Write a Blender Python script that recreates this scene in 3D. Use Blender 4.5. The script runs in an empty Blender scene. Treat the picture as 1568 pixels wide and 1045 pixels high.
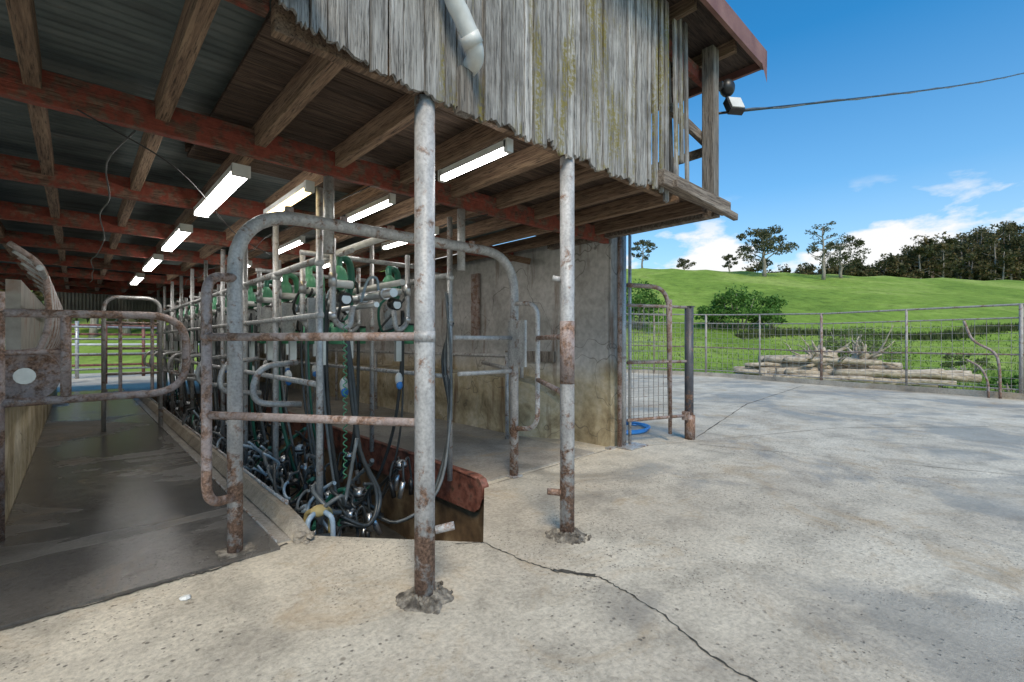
import bpy, math, random, bmesh
import numpy as np
from mathutils import Vector, Matrix, noise as mnoise
random.seed(7); rng=np.random.default_rng(11)
D=bpy.data; C=bpy.context
scene=C.scene
R=math.radians

# ------------------------------------------------------------ materials
def newmat(name):
    m=D.materials.new(name); m.use_nodes=True
    nt=m.node_tree; b=nt.nodes['Principled BSDF']
    return m,nt,b
def N(nt,t,**kw):
    n=nt.nodes.new(t)
    for k,v in kw.items():
        if k in n.inputs: n.inputs[k].default_value=v
        else: setattr(n,k,v)
    return n
def L(nt,a,b): nt.links.new(a,b)
def coords(nt,stretch=(1,1,1)):
    tc=N(nt,'ShaderNodeTexCoord'); mp=N(nt,'ShaderNodeMapping')
    mp.inputs['Scale'].default_value=stretch
    L(nt,tc.outputs['Object'],mp.inputs['Vector']); return mp.outputs['Vector']
def noise(nt,vec,scale,detail=6,rough=.6,dist=0):
    n=N(nt,'ShaderNodeTexNoise'); n.inputs['Scale'].default_value=scale
    n.inputs['Detail'].default_value=detail; n.inputs['Roughness'].default_value=rough
    n.inputs['Distortion'].default_value=dist
    L(nt,vec,n.inputs['Vector']); return n.outputs['Fac']
def ramp(nt,fac,stops):
    r=N(nt,'ShaderNodeValToRGB'); e=r.color_ramp.elements
    while len(e)<len(stops): e.new(.5)
    for i,(p,c) in enumerate(stops):
        e[i].position=p
        if not isinstance(c,(tuple,list)): c=(c,c,c)
        e[i].color=(c[0],c[1],c[2],1)
    L(nt,fac,r.inputs['Fac']); return r.outputs['Color']
def mix(nt,fac,a,b,mode='MIX'):
    m=N(nt,'ShaderNodeMix'); m.data_type='RGBA'; m.blend_type=mode
    for s,v in ((0,fac),(6,a),(7,b)):
        if isinstance(v,(int,float)): m.inputs[s].default_value=v if s==0 else (v,v,v,1)
        elif isinstance(v,tuple): m.inputs[s].default_value=(v[0],v[1],v[2],1)
        else: L(nt,v,m.inputs[s])
    return m.outputs[2]
def math_(nt,op,a,b=0,clamp=False):
    m=N(nt,'ShaderNodeMath'); m.operation=op; m.use_clamp=clamp
    for i,v in enumerate((a,b)):
        if isinstance(v,(int,float)): m.inputs[i].default_value=v
        else: L(nt,v,m.inputs[i])
    return m.outputs[0]
def bump(nt,b,h,strength=.3,dist=.02):
    n=N(nt,'ShaderNodeBump'); n.inputs['Strength'].default_value=strength; n.inputs['Distance'].default_value=dist
    L(nt,h,n.inputs['Height']); L(nt,n.outputs[0],b.inputs['Normal'])
def simple(name,stops,scale=6,stretch=(1,1,1),rough=.7,metal=0,bs=.25,bd=.01,detail=7):
    m,nt,b=newmat(name); v=coords(nt,stretch); f=noise(nt,v,scale,detail)
    c=ramp(nt,f,stops)
    L(nt,c,b.inputs['Base Color']); b.inputs['Roughness'].default_value=rough; b.inputs['Metallic'].default_value=metal
    f2=noise(nt,v,scale*5,4); bump(nt,b,f2,bs,bd); return m

def concrete(name,lo,mid,hi,wet=0.,dark=0.,aggr=1.0,stain=(.38,.27,.15),wetz=(.60,.68)):
    m,nt,b=newmat(name); v=coords(nt)
    big=noise(nt,v,.45,5,.6,.6); med=noise(nt,v,2.6,8,.65,.3); fine=noise(nt,v,34,5,.75)
    c=ramp(nt,big,[(.3,lo),(.5,mid),(.7,hi)])
    c=mix(nt,.7,c,ramp(nt,med,[(.3,.5),(.5,.95),(.7,1.2)]),'MULTIPLY')
    c=mix(nt,.7,c,ramp(nt,fine,[(.32,.5),(.6,1.12)]),'MULTIPLY')
    s=noise(nt,v,1.3,8,.72,1.0); sf=ramp(nt,s,[(.54,0),(.68,.55)])
    c=mix(nt,sf,c,stain)
    jn=noise(nt,v,19,4,.7)
    def pits(sc,t0,t1,zs,z0,z1):
        vo=N(nt,'ShaderNodeTexVoronoi'); vo.inputs['Scale'].default_value=sc; L(nt,v,vo.inputs['Vector'])
        dd=math_(nt,'ADD',vo.outputs['Distance'],math_(nt,'MULTIPLY',math_(nt,'SUBTRACT',jn,.5),.9))
        pit=ramp(nt,dd,[(t0,1),(t1,0)])
        zone=ramp(nt,noise(nt,v,zs,4,.6),[(z0,0),(z1,1)])
        return mix(nt,1,pit,zone,'MULTIPLY')
    pf=math_(nt,'ADD',pits(46,.12,.24,.8,.44,.54),pits(21,.06,.16,.55,.47,.56),True)
    c=mix(nt,math_(nt,'MULTIPLY',pf,.8*aggr),c,(lo[0]*.25,lo[1]*.25,lo[2]*.25))
    vo2=N(nt,'ShaderNodeTexVoronoi'); vo2.inputs['Scale'].default_value=3.1; L(nt,v,vo2.inputs['Vector'])
    sp=ramp(nt,vo2.outputs['Distance'],[(.025,.9),(.06,0)])
    c=mix(nt,math_(nt,'MULTIPLY',sp,.75),c,(lo[0]*.3,lo[1]*.28,lo[2]*.25))
    wn=noise(nt,v,.55,6,.6,.8)
    wf=ramp(nt,wn,[(wetz[0]-wet*.25,0),(wetz[1]-wet*.2,1)])
    c=mix(nt,math_(nt,'MULTIPLY',wf,.5+dark,True),c,(lo[0]*.55,lo[1]*.57,lo[2]*.62))
    L(nt,c,b.inputs['Base Color'])
    rr=ramp(nt,wf,[(0,.85 if not wet else .6),(1,.38-wet*.33)]); L(nt,rr,b.inputs['Roughness'])
    h=math_(nt,'SUBTRACT',math_(nt,'ADD',fine,math_(nt,'MULTIPLY',med,1.5)),math_(nt,'MULTIPLY',pf,.8))
    bump(nt,b,h,.55 if not wet else .16,.014)
    return m
M={}
M['conc']=concrete('yard_concrete',(.42,.365,.29),(.56,.50,.40),(.66,.60,.49),wetz=(.53,.61))
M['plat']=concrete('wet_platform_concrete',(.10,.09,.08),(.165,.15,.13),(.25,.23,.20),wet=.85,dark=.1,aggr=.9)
M['plat2']=concrete('damp_platform_concrete',(.24,.22,.19),(.34,.31,.27),(.44,.41,.36),wet=.3,aggr=.6)
M['curb']=concrete('kerb_concrete',(.27,.23,.18),(.40,.35,.28),(.52,.46,.38),aggr=.9)
def wallmat():
    m,nt,b=newmat('stained_render_wall'); v=coords(nt)
    a=noise(nt,v,1.6,8,.65,.5); f=noise(nt,v,12,6)
    up=ramp(nt,a,[(.3,(.31,.30,.28)),(.5,(.47,.46,.44)),(.7,(.57,.56,.54))])
    lo=ramp(nt,a,[(.3,(.18,.13,.065)),(.48,(.46,.38,.24)),(.7,(.66,.60,.47))])
    sx=N(nt,'ShaderNodeSeparateXYZ'); L(nt,v,sx.inputs[0])
    z=math_(nt,'ADD',sx.outputs[2],math_(nt,'MULTIPLY',a,.6))
    zf=ramp(nt,math_(nt,'DIVIDE',z,3),[(.40,1),(.50,0)])
    c=mix(nt,zf,up,lo); c=mix(nt,.4,c,ramp(nt,f,[(.35,.5),(.6,1.1)]),'MULTIPLY')
    vs=coords(nt,(3,3,.35)); r=noise(nt,vs,1.5,5); c=mix(nt,ramp(nt,r,[(.58,0),(.70,.8)]),c,(.15,.08,.04))
    cr=N(nt,'ShaderNodeTexVoronoi'); cr.feature='DISTANCE_TO_EDGE'; cr.inputs['Scale'].default_value=.8
    dv=N(nt,'ShaderNodeVectorMath'); dv.operation='ADD'; L(nt,v,dv.inputs[0])
    nn=N(nt,'ShaderNodeTexNoise'); nn.inputs['Scale'].default_value=2; L(nt,v,nn.inputs['Vector']); L(nt,nn.outputs['Color'],dv.inputs[1]); L(nt,dv.outputs[0],cr.inputs['Vector'])
    c=mix(nt,ramp(nt,cr.outputs['Distance'],[(.002,.7),(.006,0)]),c,(.08,.07,.06))
    L(nt,c,b.inputs['Base Color']); b.inputs['Roughness'].default_value=.85
    bump(nt,b,math_(nt,'ADD',f,a),.4,.02); return m
M['wall']=wallmat()
def pipemat(name,base,base2,rust=.5,zrust=.35,metal=.35,rough=.5):
    m,nt,b=newmat(name); v=coords(nt)
    a=noise(nt,v,9,7,.7,.3); f=noise(nt,v,60,4)
    c=ramp(nt,noise(nt,coords(nt,(1,1,.4)),14,6),[(.3,base2),(.65,base)])
    sx=N(nt,'ShaderNodeSeparateXYZ'); L(nt,v,sx.inputs[0])
    zz=ramp(nt,math_(nt,'DIVIDE',sx.outputs[2],2.5),[(0,zrust),(.32,.0)])
    t=math_(nt,'ADD',a,math_(nt,'ADD',zz,rust*.1))
    rf=ramp(nt,t,[(.60,0),(.70,1)])
    rc=ramp(nt,f,[(.3,(.10,.055,.035)),(.6,(.27,.165,.115)),(.8,(.38,.27,.20))])
    c=mix(nt,rf,c,rc); fl=ramp(nt,f,[(.3,.6),(.6,1.05)]); c=mix(nt,.75,c,fl,'MULTIPLY')
    L(nt,c,b.inputs['Base Color'])
    L(nt,ramp(nt,rf,[(0,rough),(1,.85)]),b.inputs['Roughness'])
    L(nt,ramp(nt,rf,[(0,metal),(1,0)]),b.inputs['Metallic'])
    bump(nt,b,math_(nt,'ADD',f,a),.35,.005); return m
M['pole']=pipemat('painted_steel_pole',(.53,.52,.51),(.30,.30,.30),.55,.20,.1,.5)
M['galv']=pipemat('galvanised_pipe',(.54,.54,.53),(.29,.29,.29),.35,.06,.3,.42)
M['rusty']=pipemat('rusty_pipe',(.40,.34,.32),(.27,.20,.18),1.3,.1,.15,.65)
M['fence']=pipemat('fence_pipe',(.42,.39,.36),(.28,.26,.24),.6,.0,.1,.6)
M['darkpost']=pipemat('dark_painted_post',(.10,.105,.12),(.06,.06,.07),.5,.12,.2,.5)
def woodmat(name,c0,c1,c2,moss=0,red=None,axis='z',redw=0):
    m,nt,b=newmat(name)
    st={'z':(14,14,.7),'y':(14,.7,14),'x':(.7,14,14)}[axis]
    v=coords(nt,st); v1=coords(nt)
    g=N(nt,'ShaderNodeNewGeometry')
    off=N(nt,'ShaderNodeVectorMath'); off.operation='ADD'; L(nt,v,off.inputs[0])
    cx=N(nt,'ShaderNodeCombineXYZ')
    for i in range(3): L(nt,math_(nt,'MULTIPLY',g.outputs['Random Per Island'],37.),cx.inputs[i])
    L(nt,cx.outputs[0],off.inputs[1]); vv=off.outputs[0]
    gr=noise(nt,vv,2.2,9,.7,.4); fi=noise(nt,vv,9,5,.7)
    c=ramp(nt,gr,[(.32,c0),(.47,c1),(.62,c2)])
    c=mix(nt,.85,c,ramp(nt,fi,[(.38,.12),(.47,.85),(.65,1.15)]),'MULTIPLY')
    c=mix(nt,1,c,ramp(nt,g.outputs['Random Per Island'],[(0,.68),(1,1.12)]),'MULTIPLY')
    if moss:
        n0=noise(nt,v1,1.7,5,.6); c=mix(nt,ramp(nt,n0,[(.5,0),(.66,.6)]),c,(.10,.09,.08))
        n1=noise(nt,coords(nt,(5,5,.7)),1.5,6,.65); sx=N(nt,'ShaderNodeSeparateXYZ'); L(nt,v1,sx.inputs[0])
        xr=ramp(nt,math_(nt,'DIVIDE',sx.outputs[0],5),[(.15,0),(.40,.07),(.9,.09)])
        mf=ramp(nt,math_(nt,'ADD',n1,xr),[(.59,0),(.68,.85)])
        n2=noise(nt,v1,40,4); mf=mix(nt,1,mf,ramp(nt,n2,[(.42,.1),(.54,1)]),'MULTIPLY')
        c=mix(nt,mf,c,(.24,.195,.03))
    if red:
        pf=ramp(nt,noise(nt,v1,7,8,.7),[(.42-redw,0),(.52-redw,1)]); c=mix(nt,pf,c,red)
        c=mix(nt,.6,c,ramp(nt,noise(nt,v1,22,5,.7),[(.3,.4),(.6,1.1)]),'MULTIPLY')
    L(nt,c,b.inputs['Base Color']); b.inputs['Roughness'].default_value=.88
    bump(nt,b,math_(nt,'ADD',gr,fi),.9,.016); return m
M['clad']=woodmat('weathered_paling',(.15,.13,.115),(.44,.415,.38),(.68,.65,.61),moss=1)
M['post_w']=woodmat('weathered_post',(.12,.10,.08),(.27,.23,.19),(.42,.38,.33),axis='z')
M['edge_w']=woodmat('weathered_edge_beam',(.09,.065,.05),(.22,.17,.13),(.38,.32,.26),axis='x')
M['redbeam']=woodmat('red_painted_beam',(.09,.05,.03),(.20,.11,.075),(.30,.19,.13),red=(.28,.065,.04),axis='x',redw=-.01)
M['rafter']=woodmat('brown_rafter',(.13,.075,.045),(.27,.17,.105),(.40,.27,.17),axis='y')
M['loftboard']=woodmat('loft_floorboard',(.05,.032,.022),(.10,.065,.045),(.16,.11,.075),axis='x')
def tinmat():
    m,nt,b=newmat('dark_roofing_tin'); v=coords(nt)
    c=ramp(nt,noise(nt,coords(nt,(.5,2,1)),2.4,7,.65),[(.3,(.05,.06,.06)),(.5,(.10,.125,.12)),(.66,(.17,.19,.18)),(.75,(.14,.08,.05))])
    L(nt,c,b.inputs['Base Color']); b.inputs['Roughness'].default_value=.55; b.inputs['Metallic'].default_value=.15
    bump(nt,b,noise(nt,v,10,4),.2,.01); return m
M['tin']=tinmat()
M['tinlight']=simple('rusty_wall_tin',[(.3,(.22,.21,.19)),(.55,(.38,.37,.34)),(.75,(.26,.14,.09))],2.2,rough=.6,metal=.1)
M['fascia']=simple('brown_fascia',[(.3,(.17,.075,.06)),(.7,(.27,.14,.11))],4,rough=.6)
M['redsteel']=simple('worn_red_steel',[(.35,(.05,.03,.025)),(.47,(.17,.06,.04)),(.58,(.26,.11,.08)),(.68,(.10,.06,.04))],8,rough=.6,metal=.1)
M['pit']=simple('stained_pit_wall',[(.3,(.06,.04,.025)),(.5,(.19,.125,.07)),(.7,(.40,.31,.19))],3.2,rough=.6)
M['pitfloor']=simple('wet_pit_floor',[(.3,(.05,.05,.045)),(.7,(.17,.155,.13))],3,rough=.2)
M['rubber']=simple('black_rubber_hose',[(.3,(.022,.025,.025)),(.7,(.05,.055,.055))],9,rough=.38,bs=.1)
M['greyhose']=simple('grey_hose',[(.3,(.07,.08,.08)),(.7,(.16,.17,.17))],9,rough=.35,bs=.1)
M['clearhose']=simple('pale_blue_milk_hose',[(.3,(.16,.25,.33)),(.7,(.42,.49,.54))],9,rough=.22,bs=.1)
M['green']=simple('green_plastic',[(.3,(.05,.22,.12)),(.7,(.12,.38,.20))],5,rough=.4,bs=.1)
M['dkgreen']=simple('dark_green_hose',[(.3,(.012,.09,.06)),(.7,(.03,.17,.11))],5,rough=.4,bs=.1)
M['blue']=simple('blue_plastic',[(.3,(.02,.13,.42)),(.7,(.05,.26,.65))],5,rough=.4,bs=.1)
M['white']=simple('white_plastic',[(.3,(.55,.55,.52)),(.7,(.75,.75,.72))],5,rough=.45,bs=.1)
M['pvc']=simple('dirty_white_pvc',[(.3,(.40,.39,.36)),(.6,(.66,.66,.62))],4,rough=.4,bs=.1)
M['steel']=simple('stainless_steel',[(.3,(.46,.47,.48)),(.7,(.66,.67,.68))],6,rough=.28,metal=.8,bs=.1)
M['black']=simple('black_housing',[(.3,(.012,.012,.012)),(.7,(.03,.03,.03))],6,rough=.4,bs=.1)
M['crack']=simple('crack_dirt',[(.3,(.03,.027,.022)),(.7,(.09,.08,.065))],20,rough=.95)
M['joint']=simple('joint_dirt',[(.3,(.20,.175,.14)),(.7,(.36,.32,.26))],12,rough=.95)
M['rubble']=simple('broken_concrete',[(.3,(.05,.042,.034)),(.47,(.15,.13,.105)),(.66,(.38,.34,.28))],18,rough=.9,bs=.9,bd=.02)
M['yellow']=simple('yellow_grime',[(.3,(.35,.26,.10)),(.7,(.55,.42,.18))],6,rough=.6)
M['log']=simple('dead_log',[(.3,(.20,.15,.10)),(.5,(.44,.36,.26)),(.7,(.64,.56,.46))],5,(1,1,3),rough=.9,bs=.6,bd=.03)
M['bark']=simple('gum_bark',[(.3,(.14,.115,.09)),(.6,(.36,.32,.27))],4,(3,3,.6),rough=.9)
def emis(name,col,s):
    m,nt,b=newmat(name); b.inputs['Emission Color'].default_value=(*col,1); b.inputs['Emission Strength'].default_value=s
    b.inputs['Base Color'].default_value=(.8,.8,.8,1); return m
M['tube']=emis('fluorescent_tube',(1,.97,.93),21)
M['tubew']=emis('warm_fluorescent_tube',(1,.75,.35),6)
def leafmat(name,a,b_,c_):
    m,nt,b=newmat(name); v=coords(nt); g=N(nt,'ShaderNodeNewGeometry')
    f=math_(nt,'ADD',math_(nt,'MULTIPLY',noise(nt,v,.35,3),.75),math_(nt,'MULTIPLY',g.outputs['Random Per Island'],.28))
    c=ramp(nt,f,[(.32,a),(.52,b_),(.68,c_)])
    L(nt,c,b.inputs['Base Color']); b.inputs['Roughness'].default_value=.6
    b.inputs['Specular IOR Level'].default_value=.25
    tr=N(nt,'ShaderNodeBsdfTranslucent'); L(nt,c,tr.inputs['Color'])
    ms=N(nt,'ShaderNodeMixShader'); ms.inputs[0].default_value=.35
    L(nt,b.outputs[0],ms.inputs[1]); L(nt,tr.outputs[0],ms.inputs[2])
    L(nt,ms.outputs[0],nt.nodes['Material Output'].inputs['Surface'])
    return m
M['leaf']=leafmat('gum_leaves',(.055,.065,.03),(.11,.115,.055),(.18,.17,.09))
M['leaf2']=leafmat('forest_leaves',(.035,.048,.02),(.085,.09,.034),(.20,.145,.06))
M['leaf3']=leafmat('bush_leaves',(.05,.11,.02),(.09,.20,.035),(.16,.30,.06))
M['leaf4']=leafmat('shrub_leaves',(.08,.11,.03),(.15,.20,.06),(.26,.28,.11))
M['rush']=leafmat('rush_blades',(.04,.06,.02),(.09,.12,.035),(.18,.19,.07))
def grassmat():
    m,nt,b=newmat('pasture_grass'); v=coords(nt)
    a=noise(nt,v,.07,7,.65,.6); f=noise(nt,v,.8,8,.75); t=noise(nt,v,7,4)
    c=ramp(nt,a,[(.32,(.13,.215,.035)),(.48,(.20,.30,.05)),(.62,(.29,.37,.09))])
    c=mix(nt,.8,c,ramp(nt,f,[(.32,.5),(.5,.95),(.68,1.25)]),'MULTIPLY')
    c=mix(nt,.4,c,ramp(nt,t,[(.3,.5),(.65,1.2)]),'MULTIPLY')
    L(nt,c,b.inputs['Base Color']); b.inputs['Roughness'].default_value=.95; b.inputs['Specular IOR Level'].default_value=.1
    bump(nt,b,f,.7,.25); return m
M['grass']=grassmat()
M['blade']=leafmat('grass_blades',(.09,.15,.025),(.16,.26,.04),(.26,.35,.085))

# ------------------------------------------------------------ mesh builder
class B:
    def __init__(s): s.v=[];s.f=[];s.m=[];s.sm=[];s.mats=[]
    def mi(s,k):
        if k not in s.mats: s.mats.append(k)
        return s.mats.index(k)
    def face(s,idx,k,sm=False): s.f.append(tuple(idx)); s.m.append(s.mi(k)); s.sm.append(sm)
    def poly(s,pts,k):
        n=len(s.v); s.v+= [tuple(p) for p in pts]; s.face(range(n,n+len(pts)),k)
    def box(s,a,b,k,rot=None):
        c=(Vector(a)+Vector(b))/2; h=(Vector(b)-Vector(a))/2
        n=len(s.v)
        for sx in(-1,1):
            for sy in(-1,1):
                for sz in(-1,1):
                    p=Vector((sx*h.x,sy*h.y,sz*h.z))
                    if rot is not None: p=rot@p
                    s.v.append(tuple(c+p))
        for q in((0,1,3,2),(4,6,7,5),(0,4,5,1),(2,3,7,6),(0,2,6,4),(1,5,7,3)):
            s.face([n+i for i in q],k)
    def beam(s,p0,p1,w,h,k):
        p0=Vector(p0);p1=Vector(p1); d=(p1-p0); l=d.length
        q=d.to_track_quat('X','Z').to_matrix(); c=(p0+p1)/2
        s.box(c-Vector((l/2,w/2,h/2)),c+Vector((l/2,w/2,h/2)),k,q)
    def tube(s,pts,r,k,n=10,cap=True):
        pts=[Vector(p) for p in pts]
        rs=r if isinstance(r,(list,tuple)) else [r]*len(pts)
        t=(pts[1]-pts[0]).normalized()
        u=t.orthogonal().normalized(); base=len(s.v)
        for i,p in enumerate(pts):
            if i==0: nt_=t
            elif i==len(pts)-1: nt_=(pts[i]-pts[i-1]).normalized()
            else:
                nt_=((pts[i+1]-pts[i]).normalized()+(pts[i]-pts[i-1]).normalized())
                nt_=nt_.normalized() if nt_.length>1e-6 else t
            u=(u-nt_*u.dot(nt_)); u=u.normalized() if u.length>1e-6 else nt_.orthogonal().normalized()
            w=nt_.cross(u)
            for j in range(n):
                a=2*math.pi*j/n; s.v.append(tuple(p+(u*math.cos(a)+w*math.sin(a))*rs[i]))
        for i in range(len(pts)-1):
            for j in range(n):
                a=base+i*n+j; b=base+i*n+(j+1)%n
                s.face((a,b,b+n,a+n),k,True)
        if cap:
            s.face([base+j for j in range(n)][::-1],k); e=base+(len(pts)-1)*n
            s.face([e+j for j in range(n)],k)
    def blob(s,c,r,k,seg=10,ring=7,jit=0):
        base=len(s.v); c=Vector(c); r=Vector(r) if not isinstance(r,(int,float)) else Vector((r,r,r))
        for i in range(ring+1):
            ph=math.pi*i/ring
            for j in range(seg):
                th=2*math.pi*j/seg; q=1+random.uniform(-jit,jit)
                s.v.append((c.x+r.x*q*math.sin(ph)*math.cos(th),c.y+r.y*q*math.sin(ph)*math.sin(th),c.z+r.z*q*math.cos(ph)))
        for i in range(ring):
            for j in range(seg):
                a=base+i*seg+j;b=base+i*seg+(j+1)%seg
                s.face((a,a+seg,b+seg,b),k,jit==0)
    def arr(s,V,nper,k):
        n=len(s.v); s.v+=V.reshape(-1,3).tolist(); cnt=len(V.reshape(-1,3))//nper; mi=s.mi(k)
        for i in range(cnt): s.f.append(tuple(range(n+i*nper,n+i*nper+nper)))
        s.m+=[mi]*cnt; s.sm+=[False]*cnt
    def build(s,name,parent=None,bevel=0):
        me=D.meshes.new(name); me.from_pydata(s.v,[],s.f)
        for k in s.mats: me.materials.append(M[k])
        me.polygons.foreach_set('material_index',s.m); me.polygons.foreach_set('use_smooth',s.sm); me.update()
        o=D.objects.new(name,me); C.collection.objects.link(o)
        if parent: o.parent=parent
        if bevel:
            bm=o.modifiers.new('bevel','BEVEL'); bm.width=bevel; bm.segments=2; bm.limit_method='ANGLE'
        return o
def empty(name):
    e=D.objects.new(name,None); e.empty_display_size=.2; C.collection.objects.link(e); return e
def fillet(pts,r,seg=6):
    pts=[Vector(p) for p in pts]; out=[pts[0]]
    for i in range(1,len(pts)-1):
        a,b,c=pts[i-1],pts[i],pts[i+1]
        d1=(a-b);d2=(c-b); rr=min(r,d1.length*.48,d2.length*.48)
        p=b+d1.normalized()*rr; q=b+d2.normalized()*rr
        for j in range(seg+1):
            t=j/seg; out.append(p*(1-t)**2+b*2*t*(1-t)+q*t*t)
    out.append(pts[-1]); return out
def spline(pts,seg=6):
    P=[Vector(p) for p in pts]; P=[P[0]*2-P[1]]+P+[P[-1]*2-P[-2]]; out=[]
    for i in range(1,len(P)-2):
        for j in range(seg):
            t=j/seg; a,b,c,d=P[i-1],P[i],P[i+1],P[i+2]
            out.append(.5*((2*b)+(c-a)*t+(2*a-5*b+4*c-d)*t*t+(3*b-a-3*c+d)*t**3))
    out.append(P[-2]); return out
U=random.uniform

# ------------------------------------------------------------ terrain: hill rises along one axis (d), runs across along the other (l)
def hill(d,l): return (.684*d+.729*l, .729*d-.684*l)
def tz(x,y):
    d=.684*x+.729*y; l=.729*x-.684*y
    if -23<x<14 and -13<y<31: return -1.4
    H=16.6-2.6*min(1,max(0,(l-30)/75))
    if d<30: z=-.35
    elif d<95:
        t=(d-30)/65; z=-.35+(H+.35)*t**1.12
        z+=.5*math.sin(l*.09+d*.05)*min(1,(d-30)/20)*(1-t)
    else:
        t=min(1,(d-95)/60); t=t*t*(3-2*t); z=H-t*2
        z+=17*math.exp(-((d-165)/45)**2-((l-190)/60)**2)
        if d>200: z*=math.exp(-(d-200)/500)
    if d>30 and l<-60: z*=max(.25,1-(-60-l)/150)
    return z
def axis(lo,hi,st,far):
    a=list(np.arange(lo,hi+.01,st)); s=st; x=hi
    while x<far: s*=1.13; x+=s; a.append(x)
    s=st; x=lo
    while x>-far: s*=1.22; x-=s; a.insert(0,x)
    return a
xs=axis(-26,60,1.0,2500); ys=axis(-16,60,1.0,2500)
g=B(); nx=len(xs)
for y in ys:
    for x in xs: g.v.append((x,y,tz(x,y)))
for j in range(len(ys)-1):
    for i in range(nx-1):
        a=j*nx+i; g.face((a,a+1,a+1+nx,a+nx),'grass',True)
g.build('ground')

# ------------------------------------------------------------ concrete yard with the pit opening
outer=[(-20,-11),(11,-13),(14.8,-7),(16.2,-3.5),(16.8,-.3),(17.2,1.8),(17.74,4),(18.4,6.2),(18.9,7.96),(18.9,10),(18.4,12.4),(17.6,16),(16,22),(14,28),(-20,28)]
pitp=[(1.22,3.46),(2.07,2.50),(2.88,3.46),(2.88,15),(1.22,15)]
bm=bmesh.new()
def loop(pts):
    vs=[bm.verts.new((x,y,0)) for x,y in pts]
    return [bm.edges.new((vs[i],vs[(i+1)%len(vs)])) for i in range(len(vs))]
E=loop(outer)+loop(pitp)
bmesh.ops.triangle_fill(bm,use_beauty=True,use_dissolve=False,edges=E)
for f in bm.faces:
    if f.normal.z<0: f.normal_flip()
me=D.meshes.new('concrete_yard'); bm.to_mesh(me); bm.free(); me.materials.append(M['conc'])
yard=D.objects.new('concrete_yard',me); C.collection.objects.link(yard)
k=B()
for i in range(len(outer)):
    a=outer[i]; b=outer[(i+1)%len(outer)]
    k.poly([(a[0],a[1],0),(b[0],b[1],0),(b[0],b[1],-1.5),(a[0],a[1],-1.5)],'conc')
k.build('slab_edge',yard)
kb=B()
cs=spline([(x,y,0) for x,y in outer[1:14]],5)
for i in range(len(cs)-1):
    a,b=cs[i],cs[i+1]; t=(b-a).normalized(); nrm=Vector((-t.y,t.x,0)); w=.10
    A=[a+nrm*w,a+nrm*(w*.8)+Vector((0,0,.15)),a-nrm*(w*.8)+Vector((0,0,.15)),a-nrm*w]
    Bq=[b+nrm*w,b+nrm*(w*.8)+Vector((0,0,.15)),b-nrm*(w*.8)+Vector((0,0,.15)),b-nrm*w]
    for q in range(3): kb.poly([A[q],Bq[q],Bq[q+1],A[q+1]],'curb')
kb.build('yard_kerb')
def strip(b,pts,w,k,z,jag=.02,n=14):
    P=[]
    for i in range(len(pts)-1):
        a=Vector((*pts[i],0));c=Vector((*pts[i+1],0))
        for j in range(n):
            p=a.lerp(c,j/n); nrm=(c-a).normalized(); nrm=Vector((-nrm.y,nrm.x,0))
            P.append((p+nrm*U(-jag,jag),nrm,w*U(.35,1.5)))
    Lf=[p+n_*ww/2+Vector((0,0,z)) for p,n_,ww in P]; Rt=[p-n_*ww/2+Vector((0,0,z)) for p,n_,ww in P]
    for i in range(len(P)-1): b.poly([Lf[i],Lf[i+1],Rt[i+1],Rt[i]],k)
ck=B()
strip(ck,[(2.07,2.49),(2.08,2.12),(2.13,1.87),(2.27,1.66),(2.24,1.45),(2.20,1.22),(2.06,.9),(2.02,.62),(1.95,.2)],.009,'crack',.004,.008)
strip(ck,[(2.13,1.9),(2.2,1.77),(2.27,1.66)],.026,'crack',.008,.006,6)
strip(ck,[(2.07,2.49),(1.9,2.62)],.008,'crack',.004,.006)
strip(ck,[(-.35,3.335),(.3,3.34),(.62,3.33),(1.1,3.42)],.018,'crack',.0045,.01)
ck.build('yard_crack')
jt=B()
strip(jt,[(5.4,3.4),(9,1.9),(11,0.2),(12,-3)],.014,'joint',.004,.005,20)
strip(jt,[(6.6,3.1),(11,4.0),(17.5,4.5)],.018,'crack',.004,.01,20)
strip(jt,[(2.9,3.46),(5.3,3.55)],.015,'joint',.004,.006,20)
strip(jt,[(6.2,2.9),(8.2,-3),(9.4,-9)],.012,'joint',.004,.010,20)
jt.build('slab_joint')

# ------------------------------------------------------------ milking pit and platforms
shed=empty('milking_shed')
p=B(); zb=-.95
for i in range(5):
    a=pitp[i]; b=pitp[(i+1)%5]
    p.poly([(a[0],a[1],-.001),(b[0],b[1],-.001),(b[0],b[1],zb),(a[0],a[1],zb)],'pit')
p.poly([(x,y,zb) for x,y in pitp],'pitfloor')
p.build('pit',shed)
p=B()
p.box((-.39,3.35,-.02),(1.0,18,.018),'plat')
p.box((1.0,3.46,-.02),(1.13,18,.010),'plat2')
p.box((1.0,3.46,.0),(1.012,18,.028),'galv')
p.box((2.99,3.55,-.02),(4.75,18,.016),'plat2')
p.build('cow_platform',shed)
p=B()
pr=[(3.36,.004),(3.46,.05),(3.6,.085),(3.9,.11),(5,.12),(9,.12),(15,.12)]
for i in range(len(pr)-1):
    (y0,z0),(y1,z1)=pr[i],pr[i+1]
    p.poly([(1.10,y0,z0*.2),(1.10,y1,z1*.2),(1.16,y1,z1),(1.16,y0,z0)],'curb')
    p.poly([(1.16,y0,z0),(1.16,y1,z1),(1.225,y1,z1),(1.225,y0,z0)],'curb')
    p.poly([(1.225,y0,z0),(1.225,y1,z1),(1.225,y1,-.3),(1.225,y0,-.3)],'curb')
for q in range(14):
    p.blob((1.19+U(-.05,.03),3.42+U(-.08,.12),.0+U(0,.03)),(U(.02,.05),U(.02,.05),U(.015,.03)),'curb',7,5,.25)
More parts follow.
